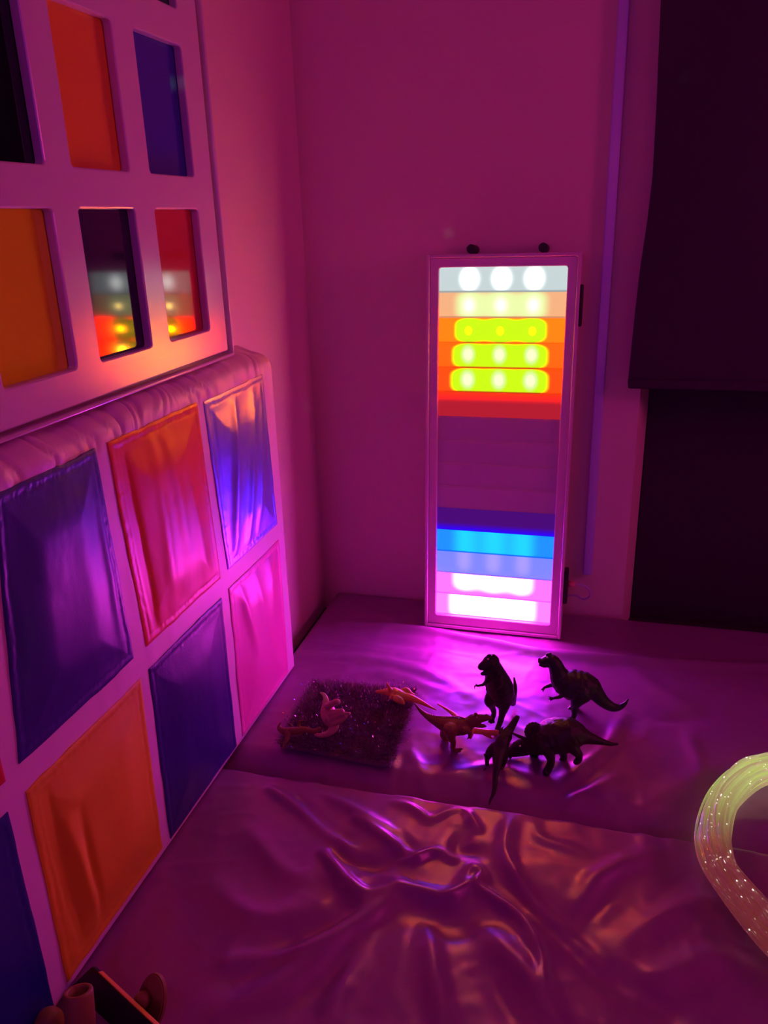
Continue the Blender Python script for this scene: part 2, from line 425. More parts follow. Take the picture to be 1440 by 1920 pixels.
def ridge(u0, v0, u1, v1, w, h):
    def f(u, v):
        d = np.array([u1 - u0, v1 - v0]); L2 = d @ d
        t = np.clip(((u - u0) * d[0] + (v - v0) * d[1]) / L2, 0, 1)
        dist = np.hypot(u - u0 - t * d[0], v - v0 - t * d[1])
        return h * np.exp(-(dist / w) ** 2) * (.35 + .65 * np.sin(np.pi * np.clip(t, .05, .95)))
    return f
CM = {
    'violet': mat('violet_leatherette', (.03, .015, .22), .38, spec=.45, bump=.08, bscale=300),
    'scarlet': mat('scarlet_satin', (.80, .10, .03), .36, spec=.4, bump=.06, bscale=400),
    'foil': mat('blue_foil', (.30, .26, .85), .34, metal=.75, bump=.08, bscale=300),
    'pink': mat('pink_satin', (.85, .12, .45), .36, spec=.5, bump=.06, bscale=400),
    'navy': mat('navy_leatherette', (.028, .012, .18), .40, spec=.35, bump=.12, bscale=300),
    'orange': mat('orange_satin', (.80, .50, .015), .45, spec=.4, bump=.06, bscale=400),
    'blue': mat('blue_leatherette', (.012, .02, .20), .4, bump=.1, bscale=300),
    'red': mat('red_leatherette', (.6, .02, .02), .4, bump=.1, bscale=300)}
R0, R1 = (.383, .717), (.017, .344)
cell('a', .668, .922, R0[0], R0[1], CM['violet'], 11, 'dark violet glossy square', .006, [ridge(.92, .1, .95, .8, .05, .003), ridge(.1, .3, .3, .6, .2, .003)], (0, .006, .05, -.006))
cell('b', .956, 1.216, R0[0] - .001, R0[1], CM['scarlet'], 12, 'scarlet satin square', .006, [ridge(.13, .05, .10, .95, .035, -.006), ridge(.35, .1, .40, .9, .06, .003), ridge(.6, .3, .55, 1, .07, .003), ridge(.8, .05, .75, .7, .06, .002)], (.008, .010, -.012, -.006))
cell('c', 1.247, 1.497, R0[0] + .001, R0[1] - .004, CM['foil'], 13, 'shiny blue foil square', .006, [ridge(.12, .02, .45, 1, .05, .005), ridge(.35, 0, .75, .9, .05, .005), ridge(.6, .1, .95, .95, .05, .004), ridge(.05, .4, .08, .9, .03, -.005)], (.012, .008, -.014, -.006))
cell('d', .668, .930, R1[0] + .004, R1[1] - .002, CM['orange'], 14, 'orange satin square', .006, [ridge(.16, .1, .10, .9, .035, -.009), ridge(.28, .12, .20, .72, .04, .006), ridge(.34, .1, .30, .7, .03, -.005), ridge(.6, .2, .7, .8, .15, .002)], (0, -.004, 0, .006))
cell('e', .955, 1.219, R1[0], R1[1], CM['navy'], 15, 'dark navy square', .005, [ridge(.5, .9, .5, .1, .2, .002)], (-.003, -.002, .006, .002))
cell('f', 1.249, 1.505, R1[0], R1[1] + .002, CM['pink'], 16, 'pink satin square', .006, [ridge(.15, 1, .35, .45, .05, .0035), ridge(.45, 1, .55, .4, .06, .003), ridge(.75, 1, .7, .5, .06, .003)], (-.002, -.004, .006, .002))
cell('g', .378, .636, R1[0], R1[1] - .004, CM['blue'], 17, 'dark blue square', .005, None)
cell('h', .378, .642, R0[0] - .003, R0[1], CM['red'], 18, 'red square', .005, None)

# ------------------------------------------------------------------ floor mats (padded vinyl, wrinkled)
MX0, MX1, SEAM = -.703, 1.30, 1.172
def seg_field(X, Y, pts, w, h, asym=0):
    """ridge along a polyline given in metres; gaussian cross profile, tapering ends"""
    best = np.full(X.shape, 9.0); par = np.zeros(X.shape); side = np.zeros(X.shape)
    L = [0]
    for a, b in zip(pts[:-1], pts[1:]): L.append(L[-1] + math.hypot(b[0] - a[0], b[1] - a[1]))
    for k, (a, b) in enumerate(zip(pts[:-1], pts[1:])):
        dx, dy = b[0] - a[0], b[1] - a[1]; l2 = dx * dx + dy * dy + 1e-12
        t = np.clip(((X - a[0]) * dx + (Y - a[1]) * dy) / l2, 0, 1)
        d = np.hypot(X - a[0] - t * dx, Y - a[1] - t * dy)
        cr = (X - a[0]) * dy - (Y - a[1]) * dx
        mk = d < best
        best = np.where(mk, d, best); par = np.where(mk, (L[k] + t * math.sqrt(l2)) / L[-1], par); side = np.where(mk, np.sign(cr), side)
    ww = w * (1 + asym * side)
    return h * np.exp(-(best / ww) ** 2) * np.sin(np.pi * np.clip(.12 + .76 * par, 0, 1)) ** .8
def ridge_px(X, Y, px, w, h, asym=0):
    P = [onZ(x, y, .0) for x, y in px]
    c = catmull([(p.x, p.y, 0) for p in P], 6)
    return seg_field(X, Y, [(q[0], q[1]) for q in c], w, h, asym)
RN = [  # near mat: folds radiating from the sunk middle
    ([(508, 1479), (590, 1540), (674, 1609)], .013, .010, 0), ([(609, 1600), (640, 1645), (680, 1690)], .012, .016, 0),
    ([(667, 1537), (725, 1575), (783, 1612)], .010, .011, 0), ([(735, 1503), (770, 1515), (806, 1540)], .009, .009, 0),
    ([(815, 1535), (845, 1520), (872, 1520), (898, 1560)], .008, .010, 0), ([(956, 1530), (947, 1600), (985, 1670), (1060, 1740), (1130, 1810)], .013, .011, 0),
    ([(872, 1652), (888, 1630), (902, 1640), (900, 1668), (970, 1716), (1010, 1780), (1025, 1850)], .010, .012, 0),
    ([(740, 1660), (790, 1675), (845, 1684)], .013, .010, 0), ([(745, 1672), (670, 1730), (580, 1778), (430, 1806)], .016, .012, 0),
    ([(800, 1740), (815, 1830), (835, 1925)], .016, .010, 0), ([(690, 1760), (640, 1850), (610, 1940)], .018, .009, 0),
    ([(900, 1730), (990, 1830), (1050, 1930)], .017, .010, 0), ([(740, 1610), (770, 1618), (812, 1600), (850, 1612)], .008, .010, 0),
    ([(1000, 1545), (1020, 1575), (1100, 1600)], .012, .005, 0), ([(1090, 1690), (1130, 1640), (1220, 1600)], .016, .008, 0),
    ([(1180, 1760), (1280, 1700), (1380, 1690)], .02, .006, 0), ([(1200, 1850), (1330, 1800), (1450, 1840)], .022, .007, 0),
    ([(470, 1560), (540, 1640), (600, 1640)], .018, .006, 0), ([(400, 1660), (480, 1720), (600, 1700)], .02, .006, 0),
    ([(420, 1900), (520, 1850), (640, 1760)], .02, .008, 0),
    # hollows
    ([(640, 1600), (700, 1620), (760, 1595)], .016, -.012, 0), ([(770, 1715), (850, 1730), (940, 1728)], .03, -.012, 0),
    ([(930, 1650), (1010, 1700), (1110, 1800), (1250, 1900)], .026, -.013, 0), ([(640, 1715), (540, 1770), (440, 1840)], .024, -.010, 0),
    ([(720, 1730), (620, 1830), (520, 1910)], .022, -.008, 0), ([(560, 1500), (620, 1560), (660, 1570)], .012, -.008, 0),
    ([(900, 1800), (960, 1900), (985, 1940)], .02, -.007, 0),     ([(610, 1490), (680, 1530), (735, 1560)], .012, .009, 0), ([(640, 1660), (690, 1680), (735, 1668)], .011, .010, 0), ([(830, 1690), (870, 1668), (890, 1655)], .010, .010, 0),
    ([(870, 1560), (860, 1590), (900, 1600)], .014, -.008, 0),
    ([(1150, 1700), (1100, 1740), (1160, 1660)], .03, -.006, 0)]
RF = [  # far mat
    ([(640, 1170), (760, 1178), (900, 1202), (1030, 1228), (1220, 1242), (1440, 1250)], .014, .019, 0), ([(700, 1200), (860, 1218), (990, 1248)], .018, -.008, 0),
    ([(560, 1230), (680, 1235), (800, 1260), (890, 1310)], .016, .006, 0), ([(600, 1275), (720, 1262), (840, 1300)], .014, .004, 0),
    ([(1170, 1340), (1140, 1400), (1060, 1460)], .012, .010, 0), ([(1180, 1250), (1230, 1290), (1310, 1330)], .018, .007, 0),
    ([(1290, 1380), (1310, 1440), (1300, 1480)], .012, .008, 0), ([(700, 1470), (690, 1430), (720, 1400)], .012, .006, 0),
    ([(800, 1500), (790, 1450), (770, 1410)], .010, .007, 0), ([(845, 1450), (920, 1440), (1000, 1455)], .012, .006, 0),
    ([(1060, 1520), (1080, 1490), (1150, 1460)], .010, .008, 0), ([(1200, 1530), (1260, 1480), (1340, 1440)], .018, .007, 0),
    ([(1180, 1330), (1250, 1350), (1330, 1340)], .02, -.007, 0), ([(980, 1500), (1080, 1480), (1150, 1420)], .014, -.007, 0),
    ([(740, 1490), (745, 1450), (760, 1420)], .010, -.006, 0)]
def noise_folds(X, Y, seed, amp):
    wx = X + .10 * (vnoise(X * 4, Y * 4, seed) - .5); wy = Y + .10 * (vnoise(X * 4 + 9, Y * 4, seed + 1) - .5)
    r1 = 1 - np.abs(vnoise(wx * 7 + 3, wy * 5, seed + 2) - .5) * 2
    r2 = 1 - np.abs(vnoise(wx * 13 + 3, wy * 15, seed + 3) - .5) * 2
    return amp * (r1 ** 2 - .4) + amp * .45 * (r2 ** 3 - .3) + .0010 * (vnoise(X * 60, Y * 60, seed + 4) - .5)
def mat_height(X, Y, far):
    h = noise_folds(X, Y, 40 if far else 60, .0030 if far else .0036)
    for px, w, hh, a in (RF if far else RN): h = h + ridge_px(X, Y, px, w * (1.25 if far else (.95 if w <= .013 else 1.05)), hh * (.8 if far else 1.22), a)
    return h
def make_mat(name, x0, x1, y0, y1, far, label):
    step = .0048
    xs = np.linspace(x0, x1, int((x1 - x0) / step)); ys = np.linspace(y0, y1, int((y1 - y0) / step))
    X, Y = np.meshgrid(xs, ys, indexing='ij')
    H = mat_height(X, Y, far)
    dE = np.minimum(np.minimum(X - x0, x1 - X), np.minimum(Y - y0, y1 - Y))
    H = .026 * np.tanh(H / .026) * sstep(0, .05, dE)
    rad = .030 if far else .010
    dS = np.clip(dE / rad, 0, 1); H -= rad * .9 * (1 - np.sqrt(1 - (1 - dS) ** 2))
    # puckered edge at the seam
    if far: H -= .034 * (1 - sstep(0, .075, Y - y0))
    else: H += .0028 * (vnoise(X * 42, Y * 0, 77) - .5) * (1 - sstep(.0, .05, y1 - Y)) * sstep(0, .004, y1 - Y) * 2
    # keep level under standing things
    o = grid_mesh(name, np.stack([X, Y, H], -1), M['mat'])
    bm = bmesh.new(); bm.from_mesh(o.data)
    r = bmesh.ops.extrude_edge_only(bm, edges=[e for e in bm.edges if e.is_boundary])
    vs = [g for g in r['geom'] if isinstance(g, bmesh.types.BMVert)]
    for g in vs: g.co.z = FLOOR + .0005
    bmesh.ops.recalc_face_normals(bm, faces=bm.faces); bm.to_mesh(o.data); bm.free()
    o.data.polygons.foreach_set('use_smooth', [True] * len(o.data.polygons)); auto_smooth(o, 70)
    return tag(o, label, 'floor mat')
make_mat('floor_mat', MX0, MX1, SEAM + .001, 1.977, True, 'far padded vinyl floor mat under the toy dinosaurs and light panel')
make_mat('floor_mat', MX0, MX1, -.30, SEAM - .001, False, 'near padded vinyl floor mat with deep creases in the foreground')

# ------------------------------------------------------------------ toy dinosaurs
def remeshed(name, bm, m, voxel, smooth=4, fac=.5):
    me = bpy.data.meshes.new(name); bm.to_mesh(me); bm.free()
    o = bpy.data.objects.new(name, me); COL.objects.link(o)
    r = o.modifiers.new('r', 'REMESH'); r.mode = 'VOXEL'; r.voxel_size = voxel
    s = o.modifiers.new('s', 'SMOOTH'); s.iterations = smooth; s.factor = fac
    dg = bpy.context.evaluated_depsgraph_get(); dg.update()
    new = bpy.data.meshes.new_from_object(o.evaluated_get(dg)); new.name = name
    o.modifiers.clear(); o.data = new; bpy.data.meshes.remove(me)
    new.materials.clear(); new.materials.append(m)
    new.polygons.foreach_set('use_smooth', [True] * len(new.polygons))
    return o
def ball(bm, c, r, sx=None, sub=2):
    k = bmesh.ops.create_icosphere(bm, subdivisions=sub, radius=1)
    for v in k['verts']:
        q = v.co * r
        if sx is not None: q = q - sx[0] * q.dot(sx[0]) * (1 - sx[1])     # flatten along an axis
        v.co = q + c
def chain(bm, pts, radii, flat=None):
    """pts world points; spheres strung along a smooth path so the voxel skin is one tapering limb"""
    d = np.array([list(p) + [r] for p, r in zip(pts, radii)])
    path = catmull(d, 14)
    last = None
    for q in path:
        c, r = Vector(q[:3]), max(q[3], .0011)
        if last is not None and (c - last[0]).length < .35 * min(r, last[1]): continue
        ball(bm, c, r, flat, 2 if r > .004 else 1); last = (c, r)
    q = path[-1]; ball(bm, Vector(q[:3]), max(q[3], .0011), flat, 1)
def J(L):
    """(px, py, y[, r_px]) -> world point and metric radius"""
    P, R = [], []
    for px, py, y, r in L:
        p = onY(px, py, y); P.append(p); R.append(r * depth(p) / F)
    return P, R
def limb(bm, L, flat=None):
    P, R = J([(a, b, c, r * (1.13 if r > 8 else 1.06)) for a, b, c, r in L]); chain(bm, P, R, flat)
def toy(name, bm, m, label, base, voxel=.0014, smooth=3, group=None):
    o = remeshed('body', bm, m, voxel, smooth)
    e = empty(name, base, label, 'toy dinosaur')
    adopt(o, e); return e, o
def spot(name, e, px, py, y, r, m, flat=None):
    p = onY(px, py, y); bm = bmesh.new(); ball(bm, p, r * depth(p) / F, flat); o = from_bm(name, bm, m); adopt(o, e); return o
def horn(e, L, m, name='horn'):
    P, R = J(L); o = from_bm(name, tube_bm(P, R, 10), m); adopt(o, e); return o
def ground(bm, z=.004):
    lo = min(v.co.z for v in bm.verts)
    return lo

DK = mat('dark_toy_plastic', (.020, .016, .014), .42, spec=.5, bump=.5, bscale=420, var=.35)
DK2 = mat('dark_green_toy_plastic', (.018, .020, .014), .40, spec=.5, bump=.5, bscale=380, var=.35)
DK3 = mat('dark_brown_toy_plastic', (.030, .018, .014), .42, spec=.5, bump=.5, bscale=420, var=.4)
OR = mat('tan_toy_plastic', (.42, .16, .06), .40, spec=.5, bump=.4, bscale=420, var=.25)
OR2 = mat('orange_toy_plastic', (.70, .40, .08), .38, spec=.5, bump=.35, bscale=420, var=.2)
PK = mat('pale_toy_plastic', (.55, .34, .2), .40, spec=.5, bump=.3, bscale=380, var=.15)
RD = mat('russet_toy_plastic', (.24, .12, .04), .42, spec=.5, bump=.5, bscale=420, var=.3)
EYE_M = mat('toy_eye', (.5, .5, .45), .2); BONE = mat('toy_horn', (.06, .045, .04), .35)

# 1 tyrannosaur, facing left and towards the camera, tail raised behind
y = 1.412
bm = bmesh.new()
limb(bm, [(925, 1240, y - .03, 11), (921, 1239, y - .035, 12.5), (913, 1246, y - .04, 10.5), (905, 1249, y - .045, 8), (901, 1251, y - .047, 6)])      # skull + upper jaw
limb(bm, [(922, 1252, y - .033, 9), (914, 1259, y - .04, 6), (906, 1263, y - .045, 4), (903, 1263, y - .046, 3)])                                      # lower jaw
limb(bm, [(922, 1241, y - .03, 12), (926, 1254, y - .02, 15), (931, 1272, y - .01, 20), (937, 1290, y, 24), (940, 1303, y + .008, 22), (948, 1306, y + .025, 17), (958, 1312, y + .05, 9), (962, 1318, y + .075, 5.5), (964, 1308, y + .095, 4.6), (966, 1290, y + .115, 4), (964, 1271, y + .13, 2.2)])
limb(bm, [(926, 1300, y - .005, 12), (918, 1314, y - .01, 9.5), (923, 1326, y + .012, 6), (926, 1337, y + .015, 5), (923, 1348, y + .012, 4.4)])
for a, b in ((917, 1353), (921, 1355), (926, 1354)): limb(bm, [(923, 1349, y + .010, 4), (a, b, y + .002, 2.6)])
limb(bm, [(949, 1303, y + .005, 13), (946, 1320, y - .005, 10.5), (942, 1337, y - .002, 7), (938, 1353, y - .002, 5.4), (932, 1369, y - .012, 5)])
for a, b in ((924, 1374), (929, 1378), (935, 1377)): limb(bm, [(932, 1371, y - .014, 4.4), (a, b, y - .026, 2.8)])
limb(bm, [(918, 1270, y - .025, 6), (911, 1279, y - .035, 4.2), (905, 1284, y - .045, 3.4), (895, 1286, y - .05, 2.6)])
limb(bm, [(896, 1286, y - .05, 2.2), (890, 1286, y - .052, 1.6), (890, 1292, y - .052, 1.2)]); limb(bm, [(896, 1286, y - .05, 2.0), (892, 1282, y - .054, 1.2)])
limb(bm, [(938, 1272, y - .035, 6), (941, 1284, y - .045, 4), (934, 1291, y - .055, 3)])
ball(bm, onY(917, 1231, y - .045), .0055); ball(bm, onY(926, 1231, y - .038), .0055)
e1, b1 = toy('toy_dinosaur', bm, DK, 'dark toy tyrannosaur standing upright with its head turned left', onZ(930, 1362))
spot('eye', e1, 915, 1236, y - .052, 2.2, EYE_M)

# 2 allosaur in profile, head left, tail curling right
y = 1.495
bm = bmesh.new()
limb(bm, [(1014, 1240, y, 5.5), (1020, 1240, y, 7.5), (1027, 1237, y, 8.5), (1036, 1238, y, 10), (1042, 1248, y, 12.5), (1047, 1262, y, 15), (1055, 1277, y, 20), (1070, 1283, y, 26), (1086, 1287, y, 27), (1101, 1287, y, 22), (1115, 1297, y, 15), (1130, 1314, y, 11), (1147, 1325, y, 8.5), (1160, 1326, y, 6.5), (1171, 1320, y, 4), (1178, 1311, y, 1.8)])
limb(bm, [(1030, 1245, y, 6), (1020, 1248, y, 4), (1012, 1247, y, 2.6)])
ball(bm, onY(1011, 1236, y), .003); ball(bm, onY(1027, 1228, y - .004), .0046); ball(bm, onY(1031, 1227, y + .006), .0046)
limb(bm, [(1092, 1300, y - .02, 17), (1082, 1314, y - .025, 11), (1077, 1326, y - .015, 7), (1077, 1338, y - .012, 5.2), (1074, 1347, y - .015, 5)])
for a, b in ((1064, 1351), (1070, 1353), (1076, 1353)): limb(bm, [(1074, 1347, y - .016, 4.2), (a, b, y - .022, 2.6)])
limb(bm, [(1090, 1298, y + .018, 13), (1084, 1312, y + .025, 8), (1080, 1322, y + .03, 5.5), (1070, 1329, y + .025, 5.2), (1064, 1333, y + .02, 3)])
limb(bm, [(1051, 1287, y - .018, 7), (1057, 1299, y - .022, 5), (1050, 1306, y - .026, 4), (1038, 1309, y - .028, 3)])
for a, b in ((1028, 1306), (1028, 1311), (1032, 1314)): limb(bm, [(1038, 1309, y - .028, 2.2), (a, b, y - .03, 1.3)])
limb(bm, [(1044, 1281, y + .018, 6), (1031, 1285, y + .022, 4), (1021, 1289, y + .024, 3)])
for a, b in ((1015, 1293), (1018, 1297)): limb(bm, [(1021, 1289, y + .024, 2.2), (a, b, y + .024, 1.3)])
e2, b2 = toy('toy_dinosaur', bm, DK2, 'dark toy allosaur standing in profile, head left and tail curling right', onZ(1075, 1348))
spot('eye', e2, 1026, 1233, y - .016, 2.0, EYE_M)

# 3 triceratops walking left
y = 1.315
bm = bmesh.new()
limb(bm, [(957, 1412, y, 7), (963, 1409, y, 9.5), (974, 1403, y, 14), (986, 1399, y, 16), (1000, 1393, y, 18), (1016, 1389, y, 24), (1034, 1381, y, 30), (1050, 1379, y, 32), (1066, 1376, y, 28), (1082, 1378, y, 19), (1097, 1382, y, 12.5), (1112, 1386, y, 9), (1130, 1391, y, 6), (1146, 1395, y, 4), (1158, 1395, y, 2.6)])
limb(bm, [(957, 1404, y, 4), (955, 1411, y, 4), (957, 1420, y, 3.5)])
limb(bm, [(1024, 1398, y - .022, 14), (1030, 1413, y - .026, 9.5), (1033, 1428, y - .026, 7.5), (1028, 1442, y - .026, 7.5), (1024, 1449, y - .03, 7)])
limb(bm, [(1006, 1402, y + .02, 12), (1000, 1418, y + .022, 7), (999, 1428, y + .022, 6.5), (995, 1434, y + .02, 6.5)])
limb(bm, [(1066, 1391, y - .015, 15), (1077, 1405, y - .015, 10), (1085, 1415, y - .012, 7.5), (1085, 1424, y - .012, 6.5), (1080, 1429, y - .016, 6)])
limb(bm, [(1050, 1398, y + .018, 12), (1055, 1411, y + .022, 8), (1057, 1421, y + .022, 6.5), (1053, 1427, y + .02, 6)])
# frill: a broad tilted shield with a scalloped rim
fc = onY(1000, 1371, y - .006); ax = Vector((.42, -.82, .38)).normalized(); up_ = Vector((0, 0, 1)); up_ = (up_ - ax * up_.dot(ax)).normalized(); sd = ax.cross(up_)
Rf = 15.5 * depth(fc) / F
for k in range(40):
    for rr in (.25, .5, .75):
        t_ = 2 * math.pi * k / 40; ball(bm, fc + (up_ * math.cos(t_) + sd * math.sin(t_)) * Rf * rr, .0036, None, 1)
for k in range(17):
    t_ = 2 * math.pi * k / 17; ball(bm, fc + (up_ * math.cos(t_) + sd * math.sin(t_)) * Rf, .0034, None, 1)
e3, b3 = toy('toy_dinosaur', bm, DK3, 'dark toy triceratops with a scalloped neck frill, walking left', onZ(1040, 1446))
horn(e3, [(986, 1386, y - .015, 3.6), (974, 1380, y - .022, 2.8), (961, 1374, y - .028, 1.0)], BONE)
horn(e3, [(984, 1386, y + .014, 3.6), (973, 1381, y + .022, 2.8), (962, 1376, y + .03, 1.0)], BONE)
horn(e3, [(968, 1402, y - .002, 3.4), (966, 1396, y - .002, 2.6), (963, 1391, y - .002, .8)], BONE)
spot('eye', e3, 975, 1399, y - .021, 2.0, EYE_M)
# row of bumps down the spine
bm = bmesh.new()
for q in catmull([tuple(onY(a, b, y)) for a, b in ((1016, 1368), (1028, 1357), (1044, 1350), (1060, 1352), (1074, 1361), (1090, 1372))], 7): ball(bm, Vector(q), .0021, None, 1)
adopt(from_bm('spine_ridge', bm, DK3), e3)

# 4 long necked runner seen from behind, tail towards the camera
y = 1.275
bm = bmesh.new()
limb(bm, [(970, 1345, y + .045, 4.6), (965, 1353, y + .042, 6), (957, 1366, y + .035, 7.5), (949, 1378, y + .025, 10), (942, 1392, y + .01, 12.5), (938, 1406, y, 13), (934, 1420, y - .016, 10), (932, 1437, y - .032, 8), (929, 1455, y - .046, 6), (928, 1472, y - .058, 5), (925, 1488, y - .068, 4), (919, 1501, y - .078, 2.8), (917, 1509, y - .082, 1.6)])
limb(bm, [(930, 1402, y + .005, 11), (920, 1410, y + .002, 8.5), (914, 1420, y - .002, 5.5), (913, 1432, y + .008, 4), (914, 1439, y + .005, 4)])
limb(bm, [(914, 1424, y, 3.2), (909, 1416, y - .006, 2), (908, 1413, y - .008, 1.3)])
limb(bm, [(912, 1440, y + .002, 3.6), (908, 1444, y - .008, 2)])
limb(bm, [(944, 1402, y + .005, 9), (947, 1416, y, 6.5), (946, 1428, y + .004, 4.4), (943, 1436, y + .004, 4), (941, 1441, y - .004, 3.4)])
limb(bm, [(952, 1377, y + .022, 5), (957, 1383, y + .02, 3.6), (955, 1390, y + .015, 2.6)])
limb(bm, [(940, 1377, y + .022, 5), (938, 1370, y + .024, 2.6), (944, 1362, y + .03, 1.3)])
e4, b4 = toy('toy_dinosaur', bm, DK3, 'dark long-necked toy dinosaur seen from behind, tail pointing at the camera', onZ(928, 1440))

# 5 tan allosaur stalking right, tail to the left, mouth open
y = 1.33
bm = bmesh.new()
limb(bm, [(778, 1320, y - .005, 2), (788, 1332, y - .003, 3.6), (803, 1344, y, 6), (822, 1353, y, 10), (840, 1359, y, 15), (856, 1361, y, 17), (870, 1361, y, 15), (879, 1356, y, 11), (888, 1350, y, 10.5), (898, 1347, y, 8.5), (910, 1346, y, 6), (920, 1346, y, 4)])
limb(bm, [(888, 1356, y, 7), (898, 1360, y, 5), (907, 1361, y, 3.6), (911, 1362, y, 2)])
ball(bm, onY(892, 1339, y - .004), .004); ball(bm, onY(912, 1341, y), .003)
limb(bm, [(845, 1368, y - .018, 13), (846, 1382, y - .02, 8), (850, 1392, y - .012, 5.5), (849, 1401, y - .01, 5), (853, 1406, y - .014, 4.4)])
for a, b in ((866, 1404), (863, 1409), (857, 1411)): limb(bm, [(852, 1406, y - .014, 4), (a, b, y - .02, 2.2)])
limb(bm, [(838, 1368, y + .015, 11), (833, 1378, y + .016, 8), (838, 1388, y + .02, 5.5), (834, 1394, y + .02, 4.4), (841, 1398, y + .016, 3.4)])
limb(bm, [(874, 1368, y - .016, 6), (881, 1373, y - .02, 4.6), (880, 1382, y - .022, 3)]); limb(bm, [(880, 1381, y - .022, 2.4), (876, 1386, y - .023, 1.3)])
e5, b5 = toy('toy_dinosaur', bm, RD, 'russet toy dinosaur with open jaws stalking right, tail to the left', onZ(850, 1405))
bm = bmesh.new()
for q in catmull([tuple(onY(a, b, y)) for a, b in ((800, 1338), (822, 1343), (842, 1344), (860, 1344), (874, 1348))], 7): ball(bm, Vector(q), .0017, None, 1)
adopt(from_bm('spine_ridge', bm, RD), e5)
spot('eye', e5, 894, 1345, y - .012, 1.6, EYE_M)

# 9 slim one lying behind it
y = 1.375
bm = bmesh.new()
limb(bm, [(821, 1320, y + .06, 1.6), (836, 1329, y + .045, 2.8), (850, 1339, y + .03, 4), (866, 1356, y + .01, 7), (884, 1368, y - .012, 6.4), (900, 1371, y - .018, 5.6), (918, 1373, y - .022, 5), (930, 1374, y - .024, 5.6), (938, 1376, y - .026, 3.6)])
limb(bm, [(884, 1370, y - .022, 4.6), (884, 1378, y - .03, 3.6), (882, 1384, y - .032, 2.4)])
limb(bm, [(906, 1374, y - .02, 4), (915, 1380, y - .026, 3), (922, 1384, y - .03, 2.2)])
e9, b9 = toy('toy_dinosaur', bm, OR2, 'slim orange toy dinosaur lying at the feet of the tyrannosaur', onZ(890, 1380), .0012)

# 6 orange one on its back across the corner of the fur square
y = onZ(742, 1302, .043).y
bm = bmesh.new()
limb(bm, [(707, 1297, y, 3.2), (714, 1297, y, 4.2), (722, 1297, y, 5), (730, 1297, y, 8), (740, 1300, y, 10), (750, 1305, y, 10), (760, 1307, y, 8), (772, 1309, y - .004, 6.5), (786, 1315, y - .01, 5), (800, 1322, y - .018, 3.4), (818, 1331, y - .03, 1.6)])
limb(bm, [(732, 1294, y - .006, 4), (729, 1288, y - .006, 3), (725, 1281, y - .006, 2)])
limb(bm, [(752, 1300, y + .012, 8), (762, 1296, y + .014, 7), (769, 1300, y + .01, 4), (776, 1303, y + .006, 3)])
limb(bm, [(744, 1310, y - .014, 7), (751, 1314, y - .016, 6), (756, 1318, y - .016, 3.6)])
limb(bm, [(736, 1305, y - .012, 4), (731, 1309, y - .016, 2.4)])
e6, b6 = toy('toy_dinosaur', bm, OR2, 'small orange toy dinosaur on its back across the fur corner, legs in the air', onZ(745, 1310, .03), .0012)

# 7 pale sauropod lying on its side on the fur
y = onZ(618, 1345, .056).y
bm = bmesh.new()
limb(bm, [(601, 1299, y + .015, 2), (607, 1302, y + .014, 3.6), (611, 1311, y + .012, 5), (612, 1322, y + .008, 8), (615, 1334, y + .002, 13), (619, 1345, y - .006, 14.5), (624, 1354, y - .014, 11), (626, 1363, y - .02, 8.5), (620, 1372, y - .026, 6.5), (610, 1377, y - .03, 5), (599, 1379, y - .034, 4), (592, 1377, y - .036, 3.6)])
limb(bm, [(615, 1324, y - .008, 7), (624, 1319, y - .016, 6), (632, 1315, y - .02, 5), (635, 1317, y - .022, 4)])
limb(bm, [(622, 1338, y - .016, 7), (634, 1335, y - .026, 6), (641, 1333, y - .03, 4.6)])
limb(bm, [(626, 1346, y - .02, 7), (637, 1340, y - .03, 5), (648, 1338, y - .034, 3.6), (655, 1338, y - .036, 3.2)])
limb(bm, [(627, 1356, y - .022, 6.5), (638, 1352, y - .032, 4.6), (646, 1347, y - .036, 3.4), (649, 1343, y - .038, 3)])
e7, b7 = toy('toy_dinosaur', bm, PK, 'pale toy sauropod lying on its side on the fur square', onZ(618, 1350, .025), .0012)

# 8 dark russet one sprawled on the left corner of the fur
y = onZ(548, 1374, .052).y
bm = bmesh.new()
limb(bm, [(526, 1355, y + .006, 1.6), (523, 1361, y + .004, 3), (525, 1367, y, 5), (534, 1371, y - .004, 7), (547, 1371, y - .006, 7.5), (560, 1370, y - .006, 7), (571, 1368, y - .004, 5.5), (582, 1370, y - .004, 4.6), (591, 1371, y - .004, 4.6), (599, 1365, y - .002, 3)])
limb(bm, [(562, 1366, y - .002, 4), (560, 1357, y, 2.8), (563, 1352, y, 2.2), (569, 1351, y, 1.5)])
limb(bm, [(540, 1375, y - .012, 5.5), (538, 1386, y - .022, 4), (533, 1395, y - .03, 3), (530, 1403, y - .036, 2)])
limb(bm, [(548, 1366, y + .006, 3.6), (546, 1359, y + .008, 2), (543, 1356, y + .008, 1.3)])
e8, b8 = toy('toy_dinosaur', bm, RD, 'dark russet toy dinosaur sprawled on the left corner of the fur square', onZ(548, 1375, .025), .0012)

